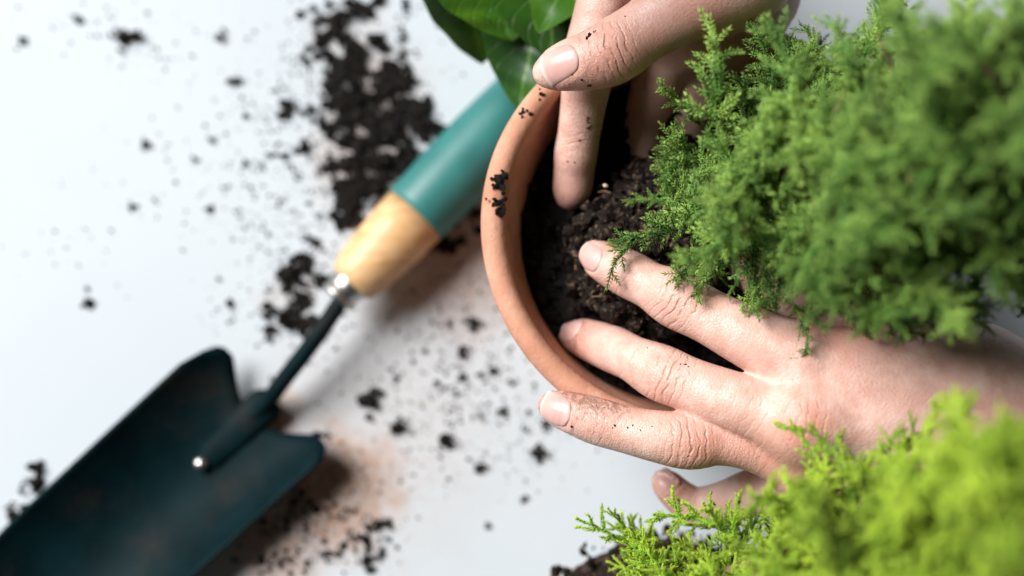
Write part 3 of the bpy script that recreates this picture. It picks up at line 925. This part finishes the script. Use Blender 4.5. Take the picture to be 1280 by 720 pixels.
# right hand: thumb over the rim, index pushed down into the pot
H = Hand(0.75, 1.03)
thumb = H.chain([(686, 90, 20, 4.8), (698, 86, 21, 6.4), (715, 81, 22, 7.7), (740, 75, 23, 8.7), (767, 64, 24, 9.7), (800, 42, 25, 9.3), (838, 17, 27, 10.2), (884, -12, 29, 12.6), (930, -45, 29, 15)], 8)
H.chain([(713, 244, -22, 4.8), (716, 233, -20, 6.2), (718, 210, -16, 6.5), (720, 190, -12, 6.85), (724, 165, -8, 6.7), (730, 125, -2, 7.2), (737, 76, 3, 8.4), (749, 20, 6, 8.0), (768, -50, 8, 8.8), (800, -130, 10, 10.5)], 6)
H.chain([(790, 222, -36, 5.0), (795, 205, -33, 6.4), (806, 160, -27, 7.2), (818, 110, -21, 7.8), (832, 50, -16, 8.2), (850, -20, -10, 9), (870, -120, 4, 10.5)], 6)
H.chain([(848, 205, -38, 5.0), (852, 190, -34, 6.4), (862, 150, -28, 7.0), (874, 95, -23, 7.6), (888, 40, -18, 8.2), (904, -30, -12, 9), (930, -110, 0, 10)], 6)
H.chain([(905, 165, -46, 4.4), (908, 145, -42, 5.6), (916, 100, -40, 6.2), (928, 50, -33, 7), (946, -20, -20, 8), (985, -100, -2, 9)], 6)
H.bone((800, -130, 10, 10.5), (1010, -240, 25, 14)); H.bone((870, -120, 6, 11), (1020, -230, 22, 14)); H.bone((930, -110, 2, 10.5), (1035, -220, 18, 14)); H.bone((985, -100, 0, 10), (1050, -200, 14, 13))
H.bone((930, -35, 28, 13.5), (1020, -190, 28, 15)); H.bone((905, -60, 12, 12), (1030, -200, 20, 15)); H.bone((900, 5, 16, 10), (960, -80, 14, 12)); H.bone((828, 30, -4, 9), (915, -20, 2, 13)); H.bone((862, 62, -14, 8.5), (930, 15, -6, 12)); H.bone((905, 62, -18, 8), (950, -10, -6, 12)); H.bone((830, 75, -22, 8), (845, 10, -6, 10))
H.bone((1015, -225, 26, 15), (1070, -330, 34, 16)); H.bone((1045, -205, 18, 15), (1110, -310, 26, 16))
rc = [(762, 62, 33, 40, -17, 6.5, 9, 1.0, -0.03), (742, 74, 31, 40, -12, 2.0, 8, 0.3, -0.03), (722, 178, -3, -4, -40, 3, 6, 0.3, 0)]
rf = [(764, 64, 33, 10, 0.6), (700, 80, 25, 7, 0.15), (715, 235, -20, 12, 0.5), (730, 130, 4, 12, 0.25), (860, 20, 33, 16, 0.3), (745, 95, 24, 9, 0.35), (880, 20, 12, 28, 0.6)]
rn = [(701, 83, 24, -40, 13, -0.12, -0.05, 0.02, 1.0, 12.0, 10.4, 0), (714, 238, -26, -4, 40, -0.9, -0.9, -0.1, 0.2, 9, 8, 0)]
rs = [(705, 68, .35), (690, 71, .25), (737, 111, .7), (726, 104, .4), (712, 96, .3), (778, 18, .3), (730, 44, .55), (736, 39, .55), (741, 35, .4), (739, 36, .3), (738, 153, .6), (739, 163, .6), (736, 150, .4), (724, 179, .35), (719, 187, .35), (708, 207, .3), (716, 207, .3)]
finish_hand(H, 'hand', 'hand with thumb over the pot rim and index finger pressed into soil', rc, rf, rn, rs,
            [(690, 100, 18, 8, 0.9), (740, 108, 18, 8, 0.6), (738, 155, -6, 9, 0.9), (712, 240, -26, 11, 1.0), (735, 42, 26, 6, 0.7), (722, 195, -14, 8, 0.6)])

# ------------------------------------------------------------------ conifers
def make_spray(seed, length, ntw, tw_len, nl, nw_, ang, flat=1.0, sub=True):
    """feathery shoot along +Z: axis, side twigs and many little needles, in one mesh"""
    r = np.random.default_rng(seed)
    V, F_, tip = [], [], []

    def needle(p, d, l, w, t):
        d = d / np.linalg.norm(d)
        x = np.cross(d, r.normal(size=3)); x /= np.linalg.norm(x) + 1e-9; y = np.cross(d, x)
        b = len(V)
        m = p + d * l * 0.4
        V.extend([p, m + x * w, m - x * w * 0.5 + y * w * 0.8, m - x * w * 0.5 - y * w * 0.8, p + d * l + x * l * 0.08])
        F_.extend([(b, b + 2, b + 1), (b, b + 3, b + 2), (b, b + 1, b + 3), (b + 4, b + 1, b + 2), (b + 4, b + 2, b + 3), (b + 4, b + 3, b + 1)])
        tip.extend([t * 0.5, t, t, t, min(1, t + 0.3)])

    def twig(p, d, L, rad, depth, t0):
        d = d / np.linalg.norm(d)
        n = max(4, int(L / 0.0026)); pts = [p]; dd = d.copy()
        curl = r.normal(0, 0.09, 3)
        for i in range(n):
            dd = dd + curl + r.normal(0, 0.05, 3); dd /= np.linalg.norm(dd)
            pts.append(pts[-1] + dd * L / n)
        pts = np.array(pts)
        tv, tf = tube(pts, np.linspace(rad, rad * 0.35, len(pts)), 3, False)
        b = len(V); V.extend(tv); F_.extend(sum(([(b + q[0], b + q[1], b + q[2]), (b + q[0], b + q[2], b + q[3])] for q in tf), [])); tip.extend([t0 * 0.4] * len(tv))
        T = np.gradient(pts, axis=0); T /= np.linalg.norm(T, axis=1)[:, None]
        m = int(L / (nl * 0.235)); ph = r.uniform(0, 6.28)
        for i in range(m):
            f = (i + 0.5) / m
            k = f * (len(pts) - 1); k0 = min(int(k), len(pts) - 2)
            q = pts[k0] + (pts[k0 + 1] - pts[k0]) * (k - k0); t = T[k0]
            x = np.cross(t, [0.3, 0.5, 0.8]); x /= np.linalg.norm(x); y = np.cross(t, x)
            for s in (0, math.pi):
                a = ph + i * 1.7 + s
                side = math.cos(a) * x + math.sin(a) * y
                an = ang * r.uniform(0.75, 1.25)
                needle(q, t * math.cos(an) + side * math.sin(an), nl * r.uniform(0.75, 1.2) * (1 - 0.35 * f * f), nw_, np.clip(t0 + 0.5 * f * r.uniform(0.4, 1.2), 0, 1))
        for _ in range(3): needle(pts[-1], T[-1] + r.normal(0, 0.25, 3), nl, nw_, 1.0)
        if depth > 0:
            cnt = ntw if depth == 2 else max(2, int(ntw * 0.35))
            for i in range(cnt):
                f = 0.06 + 0.86 * (i + r.uniform(0, 0.8)) / cnt
                k = f * (len(pts) - 1); k0 = min(int(k), len(pts) - 2)
                q = pts[k0] + (pts[k0 + 1] - pts[k0]) * (k - k0); t = T[k0]
                x = np.cross(t, [0.3, 0.5, 0.8]); x /= np.linalg.norm(x); y = np.cross(t, x)
                a = i * 2.4 + r.uniform(-0.5, 0.5)
                side = math.cos(a) * x + math.sin(a) * y * flat
                an = r.uniform(0.55, 0.95)
                Lt = (tw_len if depth == 2 else L * 0.45) * (1 - 0.62 * f) * r.uniform(0.7, 1.2)
                if Lt > nl * 1.3: twig(q, t * math.cos(an) + side * math.sin(an), Lt, rad * 0.55, depth - 1 if sub else 0, min(1, t0 + 0.15 + 0.3 * f))

    twig(np.zeros(3), np.array([0, 0, 1.0]), length, 0.0006, 2, 0.05)
    return np.array(V), np.array(F_), np.array(tip, np.float32)


def spray_mesh(mat, *a, **k):
    V, F_, tip = make_spray(*a, **k)
    me = mesh_from('spray', V, F_, mat, True)
    at_ = me.attributes.new('tip', 'FLOAT', 'POINT')
    if len(me.vertices) == len(tip): at_.data.foreach_set('value', tip)
    return me


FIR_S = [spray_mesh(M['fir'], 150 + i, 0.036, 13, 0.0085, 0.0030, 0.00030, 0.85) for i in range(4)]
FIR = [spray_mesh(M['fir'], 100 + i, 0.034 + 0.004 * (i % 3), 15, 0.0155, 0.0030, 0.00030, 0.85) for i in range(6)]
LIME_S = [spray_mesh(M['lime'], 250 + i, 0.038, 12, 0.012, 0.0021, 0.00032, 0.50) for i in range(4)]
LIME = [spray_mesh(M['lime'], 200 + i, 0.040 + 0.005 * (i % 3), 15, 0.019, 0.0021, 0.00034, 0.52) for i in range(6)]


def put_spray(parent, me, p, d, s, rng):
    o = bpy.data.objects.new('spray', me)
    COL.objects.link(o)
    o.parent = parent
    o.rotation_mode = 'QUATERNION'
    q = Vector(d).to_track_quat('Z', 'Y') @ Quaternion((0, 0, 1), rng.uniform(0, 6.28))
    o.rotation_quaternion = q
    o.location = Vector(p) - parent.location
    o.scale = (s, s, s)
    return o


def root_ball(parent, c, rad, seed, ngr, scale_z=1.0, mat='peat'):
    """lumpy ball of soil held by fine roots; c world centre"""
    r = np.random.default_rng(seed)
    nu, nv_ = 40, 60
    V, Fs = [], []
    ph = r.uniform(0, 6.28, 10); dirs = r.normal(size=(10, 3)); dirs /= np.linalg.norm(dirs, axis=1)[:, None]
    for i in range(nu + 1):
        a = math.pi * i / nu
        for j in range(nv_):
            b = 2 * math.pi * j / nv_
            d = np.array([math.sin(a) * math.cos(b), math.sin(a) * math.sin(b), math.cos(a)])
            k = 1 + 0.05 * sum(math.sin(dirs[m] @ d * (4 + m * 1.6) + ph[m]) / (1 + 0.2 * m) for m in range(10))
            V.append(d * rad * k * [1, 1, scale_z])
    for i in range(nu):
        for j in range(nv_):
            j2 = (j + 1) % nv_
            Fs.append((i * nv_ + j, (i + 1) * nv_ + j, (i + 1) * nv_ + j2, i * nv_ + j2))
    off = np.array(c) - np.array(parent.location)
    body = obj('root_ball', mesh_from('root_ball', np.array(V) + off, Fs, M[mat]), parent)
    V = np.array(V)
    pick = r.integers(nv_, len(V) - nv_, ngr)
    P = V[pick] * r.uniform(0.96, 1.07, (ngr, 1)) + r.normal(0, 0.0012, (ngr, 3)) + off
    R_ = 0.0005 + 0.0027 * r.random(ngr) ** 3.2
    g = obj('loose_grains', mesh_from('loose_grains', *crumbs(P, R_, 0.45, 1.0), M[mat], False), body); g['kind'] = 'stuff'
    FV, FF = [], []
    for _ in range(170):
        k = r.integers(nv_, len(V) - nv_)
        p = V[k] * 1.03 + off
        d = r.normal(size=3); n_ = V[k] / np.linalg.norm(V[k]); d -= n_ * (d @ n_) * 0.8; d /= np.linalg.norm(d)
        L = r.uniform(0.002, 0.009)
        pts = catmull([p - d * L * 0.5, p + r.normal(0, L * 0.12, 3) + n_ * L * 0.15, p + d * L * 0.5 + r.normal(0, L * 0.15, 3)], 3)
        tv, tf = tube(pts, r.uniform(0.00012, 0.00038), 4)
        b = len(FV); FV.extend(tv); FF.extend([tuple(b + q for q in f) for f in tf])
    h = obj('root_fibres', mesh_from('root_fibres', FV, FF, M['fibre']), body); h['kind'] = 'stuff'
    return body


def limb(parent, pts, r0, r1, name='stem'):
    p = catmull(pts, 6) - np.array(parent.location)
    return obj(name, mesh_from(name, *tube(p, np.linspace(r0, r1, len(p)), 8), M['bark']), parent)


def pix(p):
    d = np.asarray(p) - CAM; w = d @ FWD
    return 640 + FPX * (d @ RGT) / w, 360 - FPX * (d @ UPV) / w


def conifer(root, axis, radius, meshes, n, seed, len_scale, forward, keep=None, extra=(), slim=None, bias=(0, 0, 0)):
    """axis: stem points (world); radius(t) reach of the foliage around it"""
    r = np.random.default_rng(seed)
    A = catmull(axis, 10)
    limb(root, axis, 0.0028, 0.001)
    T = np.gradient(A, axis=0); T /= np.linalg.norm(T, axis=1)[:, None]
    cnt = 0
    nb = n // 5
    for b in range(nb):
        t = 0.03 + 0.97 * ((b + r.random()) / nb) ** 0.9
        k = min(int(t * (len(A) - 1)), len(A) - 2)
        p, tg_ = A[k], T[k]
        x = np.cross(tg_, [0.2, 0.9, 0.1]); x /= np.linalg.norm(x); y = np.cross(tg_, x)
        a = b * 2.3999 + r.normal(0, 0.25)
        side = math.cos(a) * x + math.sin(a) * y
        R_ = radius(t) * r.uniform(0.55, 1.08)
        if side[2] < -0.62 and t > 0.25: continue        # thin on the shaded underside
        d = side + tg_ * forward * r.uniform(0.7, 1.3); d /= np.linalg.norm(d)
        tipp = p + d * R_
        mid = p + d * R_ * 0.5 + r.normal(0, R_ * 0.05, 3)
        pts = catmull([p, mid, p + (tipp - p) * 0.72], 4)
        if R_ > 0.02 and (keep is None or keep(tipp)): obj('branch', mesh_from('branch', *tube(pts - np.array(root.location), np.linspace(0.0011, 0.0004, len(pts)), 5), M['bark']), root)
        for q in range(5):
            f = [0.45, 0.58, 0.70, 0.82, 0.95][q]
            s0 = p + (tipp - p) * f
            dd = d + r.normal(0, 0.42, 3) * (1.0 if q < 4 else 0.4) + np.array(bias); dd /= np.linalg.norm(dd)
            s = len_scale * r.uniform(0.65, 1.1) * (0.7 + 0.3 * min(1, R_ / 0.04))
            # step back so that the shoot's tip ends near the crown's outline
            if keep is not None and not (keep(s0 + dd * 0.030 * s) and keep(s0)): continue      # pushed aside by the hand
            put_spray(root, meshes[cnt % len(meshes)], s0 - dd * 0.018 * s, dd, s, r); cnt += 1
    for (p, d, s) in extra:
        put_spray(root, slim[cnt % len(slim)], p, d, s, r); cnt += 1


def W(px, py, h):
    return at(px, py, Z0 + h * 0.001)


def shoot(a, b, s=None):
    """spray whose base and tip are given as measured places (px, py, mm over rim)"""
    p, q = W(*a), W(*b)
    d = q - p; L = np.linalg.norm(d)
    return (p, d / L, (L / 0.040) if s is None else s)


def below_line(pts, sign):
    xs_, ys_ = zip(*pts)
    def f(p):
        x, y = pix(p)
        return (y - np.interp(x, xs_, ys_)) * sign > 0
    return f


# conifer being potted
rb = W(830, 318, -29)
tree = empty('conifer_plant', (rb[0], rb[1], 0.066))
tag(tree, 'feathery dark green conifer whose root ball is held inside the pot', 'conifer plant')
body = root_ball(tree, rb, 0.030, 31, 4200, 0.92)
P2 = W(800, 260, -24)
ch = obj('bark_chip', mesh_from('bark_chip', *crumbs([W(757, 232, -8) - np.array(tree.location)], [0.0013], 0.3, 0.6), M['chip'], False), tree)
extra = [shoot((868, 140, 12), (786, 94, 16)), shoot((880, 150, 12), (820, 118, 16)), shoot((960, 130, 18), (926, 34, 22)), shoot((838, 290, 12), (757, 286, 9), 0.78), shoot((800, 292, 10), (752, 296, 7), 0.5), shoot((850, 260, 2), (785, 215, 4)),
         shoot((860, 200, 4), (782, 196, 2)), shoot((1000, 400, 34), (1046, 462, 32)), shoot((990, 375, 30), (1008, 430, 30)), shoot((1060, 380, 40), (1100, 446, 36)),
         shoot((1150, 390, 45), (1240, 432, 40)), shoot((1180, 380, 45), (1270, 410, 44)), shoot((900, 130, 10), (895, 95, 12)), 
         shoot((880, 320, 14), (845, 322, 18)), shoot((930, 350, 24), (890, 350, 26)), shoot((1100, 400, 42), (1185, 425, 38)), shoot((1180, 360, 52), (1210, 420, 48)), shoot((1120, 370, 48), (1140, 430, 44)), shoot((1210, 350, 58), (1275, 420, 50)), shoot((1080, 380, 44), (1075, 440, 40)), shoot((1160, 350, 56), (1165, 415, 50)), shoot((1130, 350, 56), (1110, 410, 50)),
         shoot((1000, 90, 40), (1010, 25, 44)), shoot((1040, 70, 50), (1050, 8, 52)), shoot((840, 285, 0), (772, 270, 2)), shoot((840, 240, 0), (800, 160, 4)), shoot((880, 160, 6), (835, 120, 6)),
         shoot((960, 360, 28), (985, 408, 28)), shoot((905, 300, 20), (858, 322, 22), 0.6), shoot((925, 310, 24), (893, 345, 26), 0.6), shoot((945, 320, 26), (925, 362, 28), 0.6), shoot((965, 330, 28), (950, 378, 30), 0.6), shoot((985, 340, 30), (975, 392, 30), 0.6), shoot((880, 285, 14), (832, 300, 16), 0.6), shoot((1020, 350, 36), (1020, 415, 34), 0.65), shoot((900, 280, 22), (880, 330, 22), 0.6), shoot((940, 300, 28), (912, 340, 26), 0.65), shoot((975, 310, 32), (962, 370, 30), 0.65), shoot((910, 330, 16), (935, 372, 24)), shoot((870, 300, 8), (890, 338, 22))]
lowline = below_line([(740, 285), (800, 300), (850, 328), (900, 360), (960, 395), (1000, 418), (1050, 436), (1120, 432), (1280, 425)], -1)
topline = below_line([(740, 230), (780, 190), (830, 150), (890, 125), (935, 75), (1000, 45), (1060, 0), (1100, -60), (1300, -200)], 1)
k = 0
while k < 54:
    p_ = W(RNG.uniform(985, 1285), RNG.uniform(250, 400), RNG.uniform(40, 85))
    d_ = np.array([RNG.uniform(-0.2, 1.0), RNG.uniform(-0.7, 0.5), RNG.uniform(0.0, 0.8)]); d_ /= np.linalg.norm(d_)
    s_ = RNG.uniform(0.45, 0.75)
    if not lowline(p_ + d_ * 0.034 * s_) or not lowline(p_): continue
    put_spray(tree, FIR[k % len(FIR)], p_, d_, s_, RNG); k += 1
for k in range(10):
    p_ = W(RNG.uniform(960, 1050), RNG.uniform(105, 160), RNG.uniform(8, 30))
    put_spray(tree, FIR[k % len(FIR)], p_, np.array([RNG.uniform(-0.5, 0.5), RNG.uniform(0.4, 1.0), RNG.uniform(0.0, 0.5)]), RNG.uniform(0.5, 0.75), RNG)
conifer(tree, [W(840, 310, -14), W(880, 275, 6), W(960, 230, 30), W(1060, 190, 54), W(1180, 180, 80), W(1300, 160, 108)],
        lambda t: 0.020 + 0.034 * min(1, t * 2.6) - 0.012 * max(0, t - 0.6) / 0.4, FIR, 255, 5, 0.95, 0.45, keep=lambda p: lowline(p) and topline(p) and pix(p)[0] > 792, extra=extra, slim=FIR_S)

# second conifer, waiting beside the pot
rb2 = at(835, 835, 0.040)
tree2 = empty('conifer_plant', (rb2[0], rb2[1], 0.0))
tag(tree2, 'bright lime green conifer with bare root ball standing beside the pot', 'conifer plant')
root_ball(tree2, np.array([rb2[0], rb2[1], 0.043]), 0.041, 47, 2600, 1.0)
extra = [shoot((845, 712, -22), (742, 660, -16), 1.0), shoot((820, 700, -20), (762, 640, -14), 0.7), shoot((850, 715, -22), (748, 664, -18)), shoot((870, 700, -20), (795, 632, -14)), shoot((860, 730, -20), (760, 690, -20)), shoot((880, 700, -14), (832, 655, -8)), shoot((900, 690, 0), (905, 628, 6)),
         shoot((1010, 640, 40), (1044, 562, 46), 0.75), shoot((1060, 610, 56), (1118, 515, 62), 0.6), shoot((1130, 600, 72), (1200, 500, 78), 0.62), shoot((1150, 580, 74), (1178, 500, 78), 0.5), shoot((1065, 640, 56), (1095, 560, 58), 0.8), shoot((1210, 610, 85), (1275, 530, 92), 0.55),
         shoot((925, 690, 18), (968, 615, 26)), shoot((960, 680, 30), (1005, 610, 38), 0.7), shoot((1030, 645, 48), (1078, 562, 52), 0.8), shoot((1180, 620, 80), (1235, 545, 84), 0.55),
         shoot((840, 740, -22), (790, 670, -16)), shoot((830, 740, -24), (775, 715, -22)), shoot((890, 720, -4), (880, 660, 2))]
conifer(tree2, [np.array([rb2[0], rb2[1], 0.078]), W(860, 750, -8), W(960, 700, 32), W(1080, 670, 72), W(1200, 650, 104), W(1300, 630, 128)],
        lambda t: 0.022 + 0.016 * min(1, t * 2.5) - 0.016 * max(0, t - 0.6) / 0.4, LIME, 260, 9, 0.95, 0.9, bias=(0.35, 0.75, 0.2), keep=below_line([(740, 670), (800, 645), (830, 660), (920, 655), (960, 628), (1030, 588), (1100, 560), (1180, 525), (1280, 515)], 1), extra=extra, slim=LIME_S)

# ------------------------------------------------------------------ broad-leaved plant above the pot
def leaf_obj(parent, base_, tip_, width, droop, roll, curl):
    """leaf blade with a raised fold along the midrib; base_/tip_ world places"""
    A, B = np.array(base_), np.array(tip_)
    L = np.linalg.norm(B - A); d = (B - A) / L
    side = np.cross(d, [0, 0, 1.0]); side /= np.linalg.norm(side)
    up = np.cross(side, d)
    side, up = side * math.cos(roll) + up * math.sin(roll), up * math.cos(roll) - side * math.sin(roll)
    nu, nv_ = 28, 15
    V, uv = [], []
    for i in range(nu):
        u = i / (nu - 1)
        half = width * 0.62 * (math.sin(math.pi * u ** 0.8) ** 0.8) * (1 - 0.15 * u) + 0.0004
        for j in range(nv_):
            v = -1 + 2 * j / (nv_ - 1)
            p = A + d * L * u + side * half * v + up * (droop * math.sin(math.pi * u) * L + curl * abs(v) ** 1.5 * half + 0.0005 * math.sin(u * 26 + 2 * v))
            V.append(p); uv.append((u, v, 0))
    n = len(V); V = np.array(V)
    V = np.vstack([V, V - up * 0.00035]) - np.array(parent.location)
    Fs = []
    for i in range(nu - 1):
        for j in range(nv_ - 1):
            k = i * nv_ + j
            Fs.append((k, k + nv_, k + nv_ + 1, k + 1)); Fs.append((n + k, n + k + 1, n + k + nv_ + 1, n + k + nv_))
    me = mesh_from('leaf', V, Fs, M['leaf'])
    A_ = me.attributes.new('leaf_uv', 'FLOAT_VECTOR', 'POINT'); A_.data.foreach_set('vector', np.array(uv + uv, np.float32).ravel())
    return obj('leaf', me, parent)


lb = at(660, -190, 0.02)
lp = empty('leafy_plant', (lb[0], lb[1], 0))
tag(lp, 'glossy broad-leaved green plant with leaves hanging over the trowel handle', 'leafy plant')
root_ball(lp, np.array([lb[0], lb[1], 0.026]), 0.026, 77, 500)
top_ = np.array([lb[0], lb[1], 0.062])
shade_leaves = [((640 + 55 * math.cos(k * 2.4), -200 + 50 * math.sin(k * 2.4), 0.085 + 0.009 * k), (640 + 190 * math.cos(k * 2.4), -235 + 110 * math.sin(k * 2.4), 0.075 + 0.011 * k), 0.036, 0.12, 0.3 * math.sin(k), 0.25) for k in range(12)]  # unseen upper leaves, added to block the light and grey the table
shade_leaves = [h for h in shade_leaves if h[1][1] < -130]
for (b_, t_2, w_, dr, ro, cu) in shade_leaves + [((560, -70, 0.066), (603, 80, 0.055), 0.036, 0.06, 0.45, 0.35), ((690, -20, 0.078), (648, 136, 0.072), 0.030, 0.06, -0.35, 0.3), ((590, -60, 0.080), (640, 52, 0.082), 0.036, 0.08, 0.2, 0.3),
                                 ((690, -90, 0.085), (690, 75, 0.083), 0.040, 0.06, -0.1, 0.35), ((500, -60, 0.07), (612, 26, 0.086), 0.024, 0.05, 0.5, 0.3), ((770, -100, 0.08), (672, 40, 0.094), 0.030, 0.05, -0.2, 0.25), ((600, -40, 0.055), (560, 30, 0.048), 0.03, 0.05, 0.5, 0.3)]:
    bw = at(*b_)
    top_ = np.array([lb[0], lb[1], 0.062 if b_[1] > -130 else b_[2]])
    leaf_obj(lp, bw, at(*t_2), w_, dr, ro, cu)
    st = catmull([np.array([lb[0], lb[1], 0.045]), top_ * [1, 1, 0.9], (top_ + bw) / 2 + [0, 0, 0.004], bw], 5) - np.array(lp.location)
    obj('leaf_stalk', mesh_from('leaf_stalk', *tube(st, np.linspace(0.0016, 0.001, len(st)), 7), M['leaf']), lp)

SC.cycles.use_denoising = True
SC.cycles.max_bounces = 8
